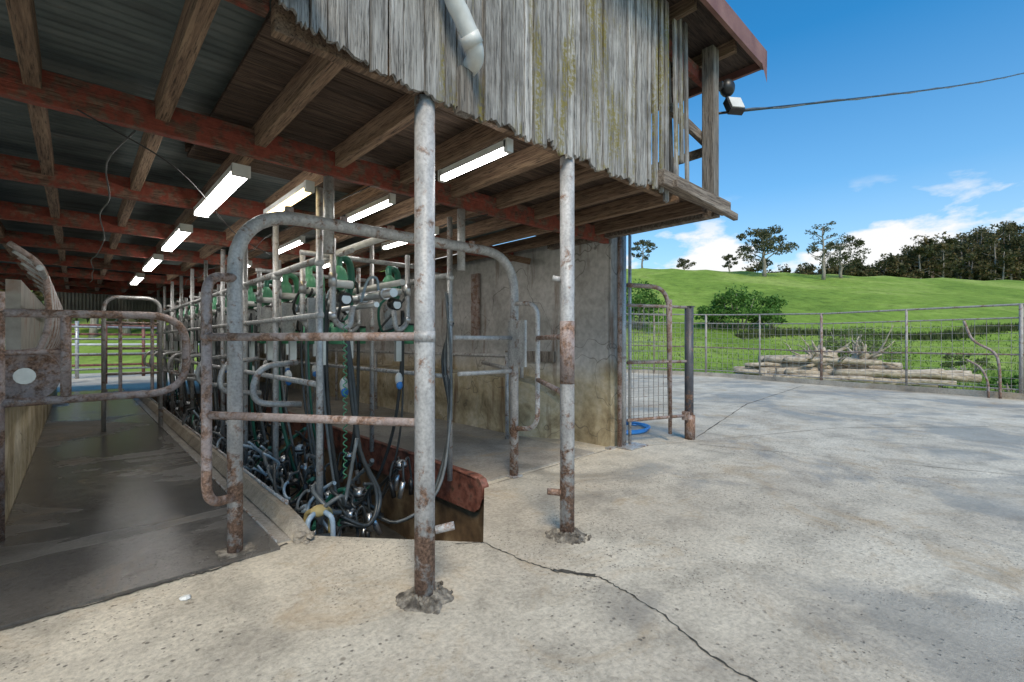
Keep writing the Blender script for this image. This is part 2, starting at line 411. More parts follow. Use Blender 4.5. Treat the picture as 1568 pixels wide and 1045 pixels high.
p.tube([(1.215,3.9,.125),(1.215,15,.13)],.014,'galv',8)
p.build('pit_kerb',shed)
p=B()
prof=[(3.42,.02,-.10),(3.46,.075,-.2),(3.55,.10,-.26),(15,.10,-.26)]
for i in range(3):
    y0,t0,b0=prof[i]; y1,t1,b1=prof[i+1]
    for X in(2.82,2.90): p.poly([(X,y0,t0),(X,y1,t1),(X,y1,b1),(X,y0,b0)],'redsteel')
    p.poly([(2.82,y0,t0),(2.82,y1,t1),(2.90,y1,t1),(2.90,y0,t0)],'redsteel')
p.poly([(2.82,3.42,.02),(2.90,3.42,.02),(2.90,3.42,-.10),(2.82,3.42,-.10)],'redsteel')
p.tube(spline([(2.83,3.5,.08),(2.83,4.5,.10),(2.83,9,.10),(2.83,15,.10)]),.018,'redsteel',8)
p.build('red_pit_kerb',shed)

# ------------------------------------------------------------ shed walls
w=B()
def rough_wall(b,x,y0,y1,z0,z1,k,amp=.012,step=.12):
    ny=int((y1-y0)/step); nz=max(2,int((z1-z0)/step)); n=len(b.v)
    for j in range(nz+1):
        for i in range(ny+1):
            yy=y0+(y1-y0)*i/ny; zz=z0+(z1-z0)*j/nz
            b.v.append((x+amp*mnoise.noise(Vector((yy*1.7,zz*1.7,x))),yy,zz))
    for j in range(nz):
        for i in range(ny):
            a=n+j*(ny+1)+i; b.face((a,a+1,a+ny+2,a+ny+1),k,True)
rough_wall(w,5.16,3.62,18,0,2.9,'wall')
w.box((5.18,3.60,0),(5.34,18,2.9),'wall')
w.build('parlour_wall',shed)
w=B()
yy=[4.42,4.6,4.8,5.1,5.4,6,8,12,18]; ht=[.50,.66,.78,.84,.86,.86,.86,.86,.86]; xf=[5.08,4.98,4.88,4.79,4.76,4.75,4.75,4.75,4.75]
for i in range(len(yy)-1):
    for j in range(4):
        z0=ht[i]*j/4;z1=ht[i]*(j+1)/4;z2=ht[i+1]*j/4;z3=ht[i+1]*(j+1)/4
        w.poly([(xf[i],yy[i],z0),(xf[i+1],yy[i+1],z2),(xf[i+1],yy[i+1],z3),(xf[i],yy[i],z1)],'wall')
    w.poly([(xf[i],yy[i],ht[i]),(xf[i+1],yy[i+1],ht[i+1]),(5.18,yy[i+1],ht[i+1]+.03),(5.18,yy[i],ht[i]+.03)],'wall')
w.poly([(5.08,4.42,0),(5.18,4.42,0),(5.18,4.42,.53),(5.08,4.42,.5)],'wall')
w.build('low_wall',shed)
w=B()
w.box((5.10,4.55,1.10),(5.15,5.6,1.26),'post_w'); w.box((5.10,6.3,1.5),(5.15,6.5,2.6),'rusty')
w.tube([(5.11,7.2,.9),(5.11,7.2,2.7)],.03,'galv',8)
w.build('wall_fittings',shed)
w=B()
w.box((-.62,4.2,0),(-.40,18,.92),'wall')
w.box((-.58,7.6,.92),(-.46,18,2.1),'tinlight')
w.build('side_wall',shed)
w=B()
w.box((5.05,3.52,0),(5.18,3.60,.02),'galv')
w.tube([(5.36,3.53,0),(5.36,3.53,2.85)],.045,'galv',12)
w.tube([(5.24,3.50,0),(5.24,3.50,2.85)],.03,'rusty',10)
w.tube([(5.48,3.50,0),(5.48,3.50,2.85)],.022,'galv',10)
w.box((5.2,3.3,.004),(5.62,3.54,.016),'galv')
w.build('wall_end_pipes',shed)
def corr(b,x0,x1,y0,y1,z0,z1,mode,k,pitch=.076,amp=.010):
    n=len(b.v)
    if mode=='roof':
        c=int((y1-y0)/pitch*6)
        for i in range(c+1):
            y=y0+(y1-y0)*i/c; dz=amp*math.sin(2*math.pi*(y-y0)/pitch)
            b.v+=[(x0,y,z0+dz),(x1,y,z1+dz)]
    else:
        c=int((x1-x0)/pitch*6)
        for i in range(c+1):
            x=x0+(x1-x0)*i/c; dz=amp*math.sin(2*math.pi*(x-x0)/pitch)
            b.v+=[(x,y0+dz,z0),(x,y0+dz,z1)]
    for i in range(c): b.face((n+2*i,n+2*i+1,n+2*i+3,n+2*i+2),k,True)
w=B(); corr(w,-.5,5.3,18,18,2.15,3.0,'wall','tinlight',amp=.016)
w.box((2.9,17.8,0),(5.3,17.98,2.2),'wall')
w.build('end_wall',shed)

# ------------------------------------------------------------ roof structure
r=B()
corr(r,-4.2,.70,1.55,18.3,2.96,3.04,'roof','tin',amp=.013)
corr(r,.70,5.45,3.72,18.3,3.06,3.16,'roof','tin',amp=.013)
r.build('roof_sheeting',shed)
r=B()
for Y in (3.62,5.45,7.25,9.1,11,12.9,14.8,16.8):
    r.box((-4.2,Y-.035,2.70),(5.12,Y+.035,2.885),'redbeam')
r.box((-4.2,2.22,2.86),(.62,2.29,2.97),'redbeam')
r.build('cross_beams',shed,.006)
r=B()
x=-4.08; xs_r=[]
while x<5.0: xs_r.append(x); x+=.558
for X in xs_r:
    j=U(-.015,.015)
    r.box((X-.036+j,1.7 if X<.6 else 2.2,2.775),(X+.036+j,18,2.925),'rafter')
r.build('rafters',shed,.005)
r=B()
for X in (-1.3,2.6,4.9):
    for Y in (5.45,9.1): r.beam((X,Y-.6,2.6),(X+.03,Y+.7,2.95),.06,.09,'rafter')
for X,Y in ((1.45,3.66),(2.75,3.66)):
    r.tube([(X,Y,2.1),(X,Y,2.7)],.04,'galv',12)
r.build('roof_props',shed)
wr=B()
for X,z in ((.2,2.68),(1.7,2.69),(3.0,2.7)):
    pts=[(X+U(-.05,.05),3.5+i*.9,z+(.0 if i%2 else -.04)) for i in range(12)]
    wr.tube(spline(pts,4),.006,'black',5)
wr.tube(spline([(.0,3.5,2.68),(.5,3.8,2.55),(1.0,4.6,2.35),(1.45,5.2,2.3)],6),.005,'black',5)
wr.tube([(.93,2.3,2.79),(.935,3.55,2.79)],.007,'yellow',6)
wr.build('roof_wiring',shed)

# loft
lf=B()
for i in range(19): lf.box((.66,2.16+i*.13,2.925+U(0,.003)),(5.1,2.16+i*.13+.124,2.95),'loftboard')
lf.build('loft_floor',shed)
lf=B()
lf.box((.62,2.155,2.74),(3.92,2.21,2.90),'rafter')
lf.box((3.7,2.02,2.77),(5.12,2.12,2.90),'edge_w')
lf.beam((3.85,2.0,2.80),(5.17,1.99,2.74),.05,.07,'edge_w')
lf.box((5.02,2.14,2.76),(5.13,4.6,2.92),'edge_w')
lf.box((.64,4.5,2.95),(5.1,4.58,4.4),'loftboard')
lf.build('loft_frame',shed,.006)
lf=B()
lf.box((4.70,2.03,2.90),(4.84,2.15,4.42),'post_w')
lf.box((4.90,3.9,2.9),(5.02,4.02,4.42),'post_w')
lf.beam((4.10,2.18,3.62),(4.84,2.18,3.52),.05,.10,'edge_w')
lf.beam((4.0,2.22,4.22),(5.1,2.22,4.20),.06,.14,'redbeam')
lf.beam((4.86,2.2,3.42),(4.95,3.95,3.42),.05,.09,'edge_w')
lf.beam((4.3,2.28,2.95),(4.25,2.3,4.3),.06,.05,'post_w')
lf.build('loft_posts',shed,.008)
lf=B()
corr(lf,.2,5.5,1.84,4.8,4.58,4.60,'roof','tin')
lf.box((.2,1.80,4.40),(5.52,1.84,4.60),'fascia')
lf.box((5.50,1.80,4.42),(5.54,4.8,4.60),'fascia')
lf.box((.2,1.84,4.50),(5.5,4.8,4.52),'loftboard')
for X in (1,2,3,4,4.9): lf.box((X,1.9,4.38),(X+.06,4.7,4.50),'rafter')
lf.poly([(5.36,1.795,4.41),(5.52,1.795,4.41),(5.52,1.795,4.24)],'fascia')
lf.build('loft_roof',shed)
cl=B(); X=.62
def paling(b,x0,x1,y,zb_,zt,th=.022,k='clad',tilt=0):
    n=7; bot=[(x0+(x1-x0)*q/(n-1), zb_+U(-.014,.022)) for q in range(n)]
    fr=[(q[0],y,q[1]) for q in bot]+[(x1+tilt,y,zt),(x0+tilt,y,zt)]
    bk=[(q[0],y+th,q[2]) for q in fr]
    s=len(b.v); b.v+=fr+bk; m=len(fr)
    b.face([s+q for q in range(m)],k); b.face([s+m+q for q in range(m)][::-1],k)
    for q in range(m): b.face((s+q,s+m+q,s+m+(q+1)%m,s+(q+1)%m),k)
while X<3.95:
    wd=random.choice([.07,.09,.11,.125,.125])
    zb_=2.70+U(-.02,.02)
    if X<1.3: zb_=2.77-(X-.62)*.11+U(-.02,.02)
    if 1.56<X<1.66: zb_=2.92
    if X>3.4: zb_=2.72+U(-.05,.06)
    if X>3.45: wd=random.choice([.05,.07])
    if random.random()<.5 and wd>.1:
        a_=U(.35,.6)
        paling(cl,X,X+wd*a_,2.085+U(-.01,.01),zb_+U(0,.04),4.48); paling(cl,X+wd*a_+.004,X+wd-.004,2.085+U(-.01,.01),zb_,4.48)
    else: paling(cl,X,X+wd-.005,2.085+U(-.012,.012),zb_,4.48,tilt=U(-.012,.012))
    X+=wd+ (U(.02,.06) if X>3.4 else U(.001,.009))
for q in range(6): paling(cl,.9+q*.42,.98+q*.42,2.112,2.78,4.4)
for X,z0 in ((4.05,2.8),(4.15,3.1),(4.26,2.82)): paling(cl,X,X+.05,2.09,z0,4.45,tilt=-.04)
cl.build('paling_cladding',shed)

pp=B()
pp.tube(spline([(1.30,1.99,3.75),(1.42,1.985,3.26),(1.50,1.985,3.13),(1.575,1.99,3.03),(1.62,2.03,2.98),(1.64,2.12,2.965)],8),.05,'pvc',16)
pp.tube([(1.545,1.99,3.065),(1.585,1.995,3.02)],.058,'pvc',16)
pp.box((1.545,2.06,2.68),(1.63,2.12,2.93),'post_w')
pp.build('white_downpipe')
fl=B()
rt=Matrix.Rotation(R(-35),3,'Z')@Matrix.Rotation(R(-28),3,'X')
fl.box((4.90,1.90,3.76),(5.06,1.97,3.94),'black',rt)
cc_=Vector((4.98,1.935,3.85)); f_=rt@Vector((0,-.045,0)); cc_+=f_
fl.box(cc_-Vector((.068,.006,.075)),cc_+Vector((.068,.006,.075)),'white',rt)
fl.blob((4.97,2.0,4.06),(.085,.075,.09),'black',14,9)
fl.box((4.84,2.0,4.03),(5.0,2.06,4.09),'black'); fl.tube([(4.97,2.0,3.9),(4.97,2.0,4.03)],.02,'black',8)
fl.build('floodlight')
cb=B(); pts=[]
for i in range(40):
    t=i/39; pts.append((4.9+t*26,2.08-t*4.7,3.80+t*9.85-.35*math.sin(math.pi*t)))
cb.tube(pts,.013,'black',6)
cb.tube([(q[0],q[1],q[2]+.014*math.sin(i*2.1)) for i,q in enumerate(pts)],.012,'greyhose',6)
cb.build('overhead_cable')

# ------------------------------------------------------------ fluorescent lamps
def lamp(x,y0,y1,z,k='tube',w=.06):
    b=B(); b.box((x-w,y0,z+.03),(x+w,y1,z+.075),'white')
    b.box((x-w*.8,y0+.02,z),(x+w*.8,y1-.02,z+.03),k)
    b.box((x-w,y0-.02,z-.004),(x+w,y0+.018,z+.08),'white'); b.box((x-w,y1-.018,z-.004),(x+w,y1+.02,z+.08),'white')
    b.build('fluorescent_lamp')
for y0 in (3.85,6.2,8.6,11.2): lamp(.88,y0,y0+1.5,2.62)
for y0,ln in ((2.22,.75),(3.75,.9),(6.0,1.1),(8.4,1.1),(11,1.1)): lamp(2.05,y0,y0+ln,2.64,w=.026)
for y0 in (4.4,6.9,9.5): lamp(2.95,y0,y0+1.2,2.62,w=.03)
lamp(1.35,3.8,4.9,2.60,'tubew',.035)

# ------------------------------------------------------------ steel poles
def pole(name,x,y,h,r,extra=None,k='pole'):
    b=B(); b.tube([(x,y,-.05),(x,y,h*.5),(x,y,h)],r,k,28)
    n=len(b.v); seg=36; rings=[(r*.9,.045),(r*1.3,.045),(r*1.7,.032),(r*2.2,.014),(r*2.6,.004),(r*2.8,-.01)]
    for rr,z in rings:
        for j in range(seg):
            a=2*math.pi*j/seg; q=rr*(1+.25*mnoise.noise(Vector((math.cos(a)*1.6+x,math.sin(a)*1.6,.5))))*(1+U(-.07,.07))
            b.v.append((x+q*math.cos(a),y+q*math.sin(a),z+(U(-.012,.014) if z>.003 else 0)))
    for i in range(5):
        for j in range(seg):
            a=n+i*seg+j; c=n+i*seg+(j+1)%seg; b.face((a,a+seg,c+seg,c),'rubble')
    for q in range(26):
        a=U(0,6.28); rr=r*U(1.3,3.1); b.blob((x+rr*math.cos(a),y+rr*math.sin(a),.006+.03*(rr<r*2)),(U(.006,.02),U(.006,.02),U(.006,.016)),'rubble',6,4,.3)
    if extra: extra(b)
    return b.build(name)
pole('steel_pole',1.38,2.165,2.72,.055,lambda b:(b.tube([(1.42,2.12,.38),(1.50,2.06,.40)],.022,'pole',12),b.tube([(1.38,2.165,1.40),(1.38,2.165,1.46)],.0575,'pole',28)))
pole('steel_pole',2.571,2.16,2.72,.052,lambda b:(b.tube([(2.53,2.19,.32),(2.46,2.25,.33)],.024,'rusty',12),b.tube([(2.53,2.19,1.85),(2.49,2.23,1.86)],.02,'pole',12),b.tube([(2.571,2.16,1.1),(2.571,2.16,1.55)],.0535,'rusty',28)))

# ------------------------------------------------------------ entry rail frame
ar=B()
ar.tube(fillet([(.758,3.468,0),(.758,3.48,2.28),(3.315,3.50,2.30),(3.315,3.503,0)],.42,10),.046,'pole',20)
ar.box((.66,3.39,.004),(.87,3.55,.03),'rubble'); ar.box((3.25,3.44,.004),(3.38,3.57,.02),'galv')
ar.tube(fillet([(.758,3.468,1.82),(.57,3.30,1.80),(.57,3.30,.42),(.758,3.468,.38)],.16,6),.029,'rusty',14)
ar.tube(fillet([(3.315,3.50,1.80),(3.30,3.15,1.78),(3.30,3.15,.55),(3.315,3.50,.50)],.16,6),.024,'pole',12)
ar.tube([(.57,3.30,1.43),(1.38,2.165,1.43)],.024,'rusty',12)
ar.tube([(.57,3.30,.96),(1.38,2.165,.96)],.024,'rusty',12)
ar.tube([(3.30,3.15,1.44),(2.571,2.16,1.44)],.022,'rusty',12)
ar.tube([(3.30,3.15,1.03),(2.571,2.16,1.02)],.022,'rusty',12)
for z in (1.43,.96): ar.blob((.57,3.30,z),.036,'rusty')
ar.tube([(2.55,3.50,1.44),(3.31,3.50,1.44)],.022,'pole',12); ar.tube([(2.6,3.50,1.10),(3.31,3.50,1.10)],.022,'pole',12)
ar.tube([(3.315,3.503,1.1),(3.8,4.3,1.1),(4.3,5.2,1.1)],.025,'galv',10)
ar.box((3.27,3.30,1.15),(3.30,3.55,1.62),'galv')
for X in (1.1,1.5,1.9,2.75): ar.tube([(X,3.49,2.31),(X,3.49,2.36)],.03,'rusty',10)
ar.build('entry_rail_frame')

# ------------------------------------------------------------ tubular gates
gt=B(); Y=4.78
gt.tube(fillet([(-.62,Y,1.60),(.68,Y,1.62),(.68,Y,.98),(-.62,Y,.97)],.26,8),.030,'rusty',14)
gt.tube([(-.62,Y,1.32),(-.05,Y,1.33)],.02,'rusty',10)
gt.tube([(-.06,Y,1.0),(-.06,Y,1.6)],.032,'rusty',12); gt.tube([(-.40,Y,.0),(-.40,Y,1.75)],.035,'rusty',12)
for X in(.25,.45): gt.tube([(X,Y+.01,1.0),(X,Y+.01,1.6)],.012,'rusty',8)
gt.build('tubular_gate')
gt=B(); Y=9.5
gt.tube(fillet([(.30,Y,0),(.30,Y,2.1),(1.0,Y,2.1),(1.0,Y,0)],.2,8),.03,'galv',12)
for z in (.9,1.3,1.7): gt.tube([(.30,Y,z),(1.0,Y,z)],.02,'rusty',8)
gt.build('tubular_gate')
fh=B()
for i in range(16):
    Y=5.5+i*.42
    fh.tube(fillet([(-.40,Y,.95),(-.16,Y,1.5),(-.20,Y+.12,2.05),(-.40,Y,2.2)],.2,5),.022,'galv' if i%2 else 'rusty',8)
fh.tube([(-.2,4.9,1.95),(-.2,12,1.95)],.022,'galv',8)
for i in range(8):   # round galvanised feed drums on top of the low wall
    y0=4.95+i*.62
    fh.tube([(-.28,y0,1.15),(-.28,y0+.12,1.15),(-.28,y0+.125,1.15),(-.28,y0+.40,1.15),(-.28,y0+.5,1.15)],[.185,.185,.165,.165,.12],'galv',24)
    fh.tube([(-.28,y0-.012,1.15),(-.28,y0+.02,1.15)],.195,'rusty',24)
    fh.tube([(-.28,y0-.03,1.15),(-.28,y0+.0,1.15)],.06,'steel',14)
fh.build('feed_rail')

# ------------------------------------------------------------ milking machine
mm=empty('milking_machine')
f=B()
for X,st,nn_ in ((1.45,1.15,10),(2.75,1.7,7)):
    for i in range(nn_):
        Y=3.85+i*st
        f.tube([(X,Y,-.3 if X<2 else 0),(X,Y,2.66)],.028,'galv',10)
        f.blob((X,Y,2.05),.042,'galv',8,6); f.blob((X,Y,1.62),.04,'galv',8,6)
for z,rr in ((2.08,.028),(1.62,.026),(1.05,.026)): f.tube([(1.45,3.85,z),(1.45,14.6,z)],rr,'galv',10)
for z,rr in ((2.08,.028),(1.05,.024)): f.tube([(2.75,3.85,z),(2.75,14.6,z)],rr,'galv',10)
for i in range(8):
    Y=4.3+i*1.2
    f.tube(fillet([(1.42,Y,1.22),(1.08,Y-.1,1.20),(1.02,Y-.12,.9),(1.42,Y-.1,.86)],.15,5),.026,'galv',9)
f.tube([(2.05,3.7,2.36),(2.05,14,2.36)],.034,'pvc',12)
f.tube([(1.75,3.9,2.2),(1.75,14,2.2)],.022,'galv',10)
for i in range(8): f.tube([(1.45,4.3+i*1.4,2.2),(2.75,4.3+i*1.4,2.2)],.024,'galv',10)
for i in range(6): f.tube([(4.5,4.9+i*2.0,0),(4.5,4.9+i*2.0,1.25)],.03,'galv',8)
f.tube(fillet([(4.5,4.6,.9),(4.5,4.6,1.2),(4.5,14,1.2)],.15),.028,'galv',10)
f.build('stall_frame',mm)
f=B()
f.tube([(2.15,3.9,1.86),(2.15,14,1.84)],.042,'steel',16)
f.tube([(1.98,3.9,1.74),(1.98,14,1.73)],.026,'steel',12)
f.tube([(2.30,4.0,1.98),(2.30,14,1.98)],.03,'pvc',12)
for i in range(22):
    f.tube([(2.15,4.05+i*.45,1.86),(2.15,4.09+i*.45,1.86)],.055,'steel',14)
    f.tube(spline([(2.15,4.2+i*.45,1.90),(2.13,4.2+i*.45,2.02),(2.05,4.22+i*.45,2.0),(1.98,4.22+i*.45,1.78)],4),.014,'rubber' if i%2 else 'clearhose',7)
f.build('milk_line',mm)
f=B(); h=B(); c=B()
def hose(b,pts,r,k,n=7,seg=5): b.tube(spline(pts,seg),r,k,n)
def claw(cx,cy,cz):
    c.blob((cx,cy,cz),(.06,.06,.055),random.choice(['steel','clearhose','steel']),12,8)
    c.tube([(cx,cy,cz-.02),(cx,cy,cz+.0)],.065,'black',12)
    for q in range(4):
        a=q*1.57+U(-.4,.4); ex=cx+.14*math.cos(a); ey=cy+.14*math.sin(a); zz=cz-U(.10,.2)
        c.tube([(ex,ey,zz),(ex+U(-.03,.03),ey+U(-.03,.03),zz-.16)],.024,'steel' if q%2 else 'black',9)
        c.tube(spline([(cx+.04*math.cos(a),cy+.04*math.sin(a),cz),(cx+.10*math.cos(a),cy+.10*math.sin(a),cz+.05),(ex,ey,zz+.06),(ex,ey,zz)]),.012,'rubber',7)
for i in range(14):
    for side,X0 in ((0,1.62),(1,2.50)):
        if side==1 and i>6: continue
        Y=(4.0+i*.74) if side==0 else 4.25+i*1.15
        s=1 if side else -1
        f.tube(fillet([(X0,Y,2.3),(X0,Y,1.58),(X0-s*.14,Y-.02,1.50),(X0-s*.17,Y-.02,1.72)],.09,5),.026,'galv',10)
        f.tube([(X0,Y,1.88),(X0,Y,2.0)],.035,'steel',10); f.tube([(X0,Y,1.60),(X0,Y,1.66)],.035,'steel',10)
        px=X0-s*.12
        f.blob((px,Y+.16,1.98),(.075,.08,.12),'green',14,9)
        f.tube(spline([(px,Y+.16,2.06),(px+.02,Y+.2,2.17),(px+.13,Y+.24,2.15),(px+.17,Y+.28,1.98),(px+.15,Y+.3,1.85)]),.034,'green' if i%3 else 'dkgreen',10)
        f.tube([(px-.09,Y+.08,1.92),(px+.09,Y+.08,1.92)],.036,'white',12)
        f.tube([(px,Y+.0,1.78),(px,Y+.10,1.80)],.06,'black',16); f.tube([(px,Y-.006,1.78),(px,Y+.002,1.78)],.043,'steel',16)
        f.box((X0-.10,Y+.30,1.42),(X0+.03,Y+.335,1.80),'galv')
        f.tube([(X0+.12,Y+.2,1.38),(X0+.12,Y+.2,1.58)],.065,'green',14); f.tube([(X0+.12,Y+.2,1.58),(X0+.12,Y+.2,1.60)],.068,'black',14)
        f.box((X0-.1,Y+.05,1.20),(X0-.04,Y+.10,1.42),'steel')
        for q in range(2): hose(h,[(px,Y+.1,1.95),(px+U(-.15,.15),Y+U(0,.2),1.9),(px+U(-.2,.2),Y+U(0,.3),U(1.6,1.75)),(px+U(-.1,.1),Y+.2,1.5),(X0+.1,Y+.2,1.6)],.013,random.choice(['rubber','dkgreen','rubber']))
        if i%2==0 or side:
            f.blob((X0-s*.1,Y,1.02),(.04,.035,.07),'white',10,7); f.blob((X0-s*.1,Y-.015,.96),(.034,.03,.045),'blue',10,7)
        for rep in range(2 if side==0 else 1):
            cx=X0-s*U(-.05,.3); cy=Y+U(-.1,.35); cz=U(-.25,.22)
            claw(cx,cy,cz)
        bx=U(-.05,.05); by=U(.05,.2)
        for q in range(4 if side==0 else 2):
            o1=U(-.04,.04); sw=U(-.25,.4)
            kk=['rubber','rubber','dkgreen','greyhose'][q if random.random()<.7 else 3]
            hose(h,[(X0+bx+o1,Y+by,U(1.6,1.85)),(X0+bx+o1*1.3,Y+by+.02,1.2),(X0+bx+o1*2-s*.03,Y+by+sw*.3,U(.55,.7)),(X0+bx-s*.12+o1*3,Y+by+sw*.7,U(-.05,.15)),(X0-s*.2,Y+by+sw,U(-.3,-.1)),(cx,cy,cz)],
                 random.choice([.014,.018,.012]),kk)
# jumble of hoses, claws and shells low along the pit
for i in range(95):
    x=1.3+abs(rng.normal(0,.38)); y=3.68+U(0,1)**1.4*6; z=U(-.45,.2); r_=U(.10,.24); ph=U(0,6)
    pts=[(x+.7*r_*math.cos(a+ph)+U(-.03,.03),y+r_*math.sin(a+ph),z+r_*math.cos(a)*.9) for a in np.linspace(0,U(2.2,4.4),7)]
    hose(h,pts,random.choice([.012,.015,.02]),random.choice(['clearhose','rubber','rubber','rubber','rubber','greyhose','dkgreen']))
for i in range(12): claw(1.35+U(0,.55),3.75+U(0,3.2),U(-.35,.08))
for i in range(14):
    x=1.28+U(0,.08); y=3.75+i*.4+U(0,.2); r_=U(.06,.12)
    pts=[(x+.5*r_*math.cos(a+i),y+r_*math.sin(a+i),.14+r_*math.cos(a)*.8) for a in np.linspace(0,U(3,5),9)]
    hose(h,pts,.012,'clearhose' if i%2 else 'greyhose')
for i in range(26):
    x=1.35+U(0,.6); y=3.75+U(0,5); z=U(-.4,.1)
    c.tube([(x,y,z),(x+U(-.1,.1),y+U(-.1,.1),z-.16)],.025,random.choice(['steel','dkgreen','steel','black']),10)
for q in range(4):
    hose(h,[(2.70+q*.03,3.85,1.9-q*.1),(2.74,3.82+.05*q,1.2),(2.68,3.75,.6),(2.45,3.62+.04*q,.02-q*.03),(2.1,3.75,-.22),(1.9,4.0,-.1)],.015,'rubber' if q%2 else 'greyhose')
for q in range(2):
    hose(h,[(1.72,3.95,1.5),(1.74+q*.03,3.9,.95),(1.80,3.85,.45),(1.92+q*.03,3.78,.05),(1.80,3.7,-.15),(1.6,3.8,-.1+q*.05)],.019,'rubber')
pts=[]
for i in range(150):
    a=i*.9; pts.append((1.66+.016*math.cos(a),3.84+.016*math.sin(a),1.55-i*.0088))
h.tube(pts,.005,'green',5)
f.build('pulsators',mm); h.build('hoses',mm); c.build('milking_clusters',mm)
c=B()
c.blob((1.36,3.62,.10),(.07,.06,.045),'yellow',12,8)
for q in range(4):
    a=q*1.57+.5; c.tube(spline([(1.36+.05*math.cos(a),3.62+.05*math.sin(a),.10),(1.36+.12*math.cos(a),3.62+.12*math.sin(a),.05),(1.36+.13*math.cos(a),3.62+.13*math.sin(a),-.12)]),.02,'yellow' if q<2 else 'clearhose',9)
c.tube(spline([(1.36,3.62,.1),(1.5,3.55,.2),(1.6,3.7,.1),(1.7,3.7,.6)]),.016,'greyhose',8)
c.build('front_cluster',mm)

# ------------------------------------------------------------ mesh gate beside the wall
mg=B(); A=Vector((5.42,3.50,0)); Bp=Vector((6.40,3.16,0)); dv=(Bp-A)
def gp(t,z): q=A+dv*t; return (q.x,q.y,z)
mg.tube([(6.46,3.14,0),(6.46,3.14,1.91)],.062,'darkpost',18); mg.box((6.40,3.08,1.905),(6.52,3.2,1.92),'darkpost')
mg.tube([(6.455,3.12,.0),(6.455,3.12,.35)],.069,'rusty',18)
mg.tube(fillet([gp(0,2.17),gp(.68,2.17),gp(.72,.32)],.30,7),.03,'rusty',12)
for z in (1.90,1.12,.34): mg.tube([gp(0,z),gp(1.04,z)],.022,'rusty',10)
mg.tube([gp(.72,.1),gp(.72,2.0)],.026,'rusty',10)
for i in range(9): mg.tube([gp(.02+i*.083,.34),gp(.02+i*.083,1.9)],.0045,'fence',5)
for i in range(12): mg.tube([gp(0,.40+i*.125),gp(.72,.40+i*.125)],.0045,'fence',5)
mg.box((6.36,3.1,.28),(6.5,3.2,.40),'rusty')
mg.build('mesh_gate')
bh=B(); pts=[]
for i in range(60):
    a=i*.33; rr=.42+.03*math.sin(i*.7); pts.append((6.35+rr*math.cos(a),4.2+rr*math.sin(a),.02+.0006*i))
bh.tube(pts,.018,'blue',7); bh.tube(spline([pts[-1],(5.6,4.6,.02),(5.5,5.6,.02),(5.6,8,.02)]),.016,'blue',7)
bh.build('blue_hose')

# ------------------------------------------------------------ yard fence on the kerb
fe=B()
fp=[(15.6,-5.0),(16.8,-.3),(17.74,4),(18.9,7.96),(18.4,12.4),(17.6,16),(16,22)]
fs=spline([(x,y,0) for x,y in fp],10)
def ftop(p): return float(np.interp(p.y,[-5,-.3,4,8,12.4,22],[2.3,2.32,2.32,2.5,2.72,2.75]))
seg=[0]
for i in range(1,len(fs)): seg.append(seg[-1]+(fs[i]-fs[i-1]).length)
def at(s):
    for i in range(1,len(fs)):
        if seg[i]>=s: t=(s-seg[i-1])/(seg[i]-seg[i-1]); return fs[i-1].lerp(fs[i],t)
    return fs[-1]
tot=seg[-1]
P=[at(tot*i/90) for i in range(91)]
for frac,rr,k_ in ((1.0,.026,'fence'),(.86,.02,'fence'),(.47,.02,'rusty'),(.1,.018,'fence')):
    fe.tube([(q.x,q.y,ftop(q)*frac) for q in P],rr,k_,8)
s=.4; i=0
while s<tot:
    q=at(s); fe.tube([(q.x,q.y,-.1),(q.x,q.y,ftop(q)+.02)],.042 if i%2==0 else .03,'rusty' if i%3==1 else 'fence',10); s+=2.25; i+=1
n=int(tot/.22)
for i in range(n):
    q=at(tot*i/n); fe.tube([(q.x,q.y,.15),(q.x,q.y,ftop(q)*.86)],.0065,'fence',4,False)
for j in range(9):
    fr=.14+.72*j/9
    fe.tube([(q.x+.006*math.sin(i*1.3+j),q.y,ftop(q)*fr+.01*math.sin(i+j)) for i,q in enumerate(P)],.0065,'fence',4,False)
fe.tube(spline([(16.74,.75,1.95),(16.72,.58,1.45),(16.68,.22,1.15),(16.66,.12,.8),(16.66,.10,.0)]),.03,'rusty',8)
fe.tube(spline([(16.72,.70,.95),(16.68,.45,.75),(16.66,.32,.4),(16.66,.30,.0)]),.025,'rusty',8)
fe.build('yard_fence')
rf=B()
for z in (.5,.9,1.3,1.7,2.05): rf.tube([(-8,24,z),(6,24.5,z)],.045,'redsteel' if z!=1.3 else 'white',7)
for i in range(8): rf.tube([(-8+i*2,24+i*.07,0),(-8+i*2,24+i*.07,2.2)],.06,'redsteel' if i%2 else 'galv',8)
for z in (.6,1.1,1.6): rf.tube([(-.3,18.5,z),(-2,24,z)],.03,'galv',7)
for z in (.5,1.0,1.5,1.9): rf.tube([(-3,20.6,z),(3,20.8,z)],.035,'galv',7)
for i in range(4): rf.tube([(-2.5+i*1.6,20.7,0),(-2.5+i*1.6,20.7,2.0)],.05,'redsteel',8)
rf.build('red_rail_fence')

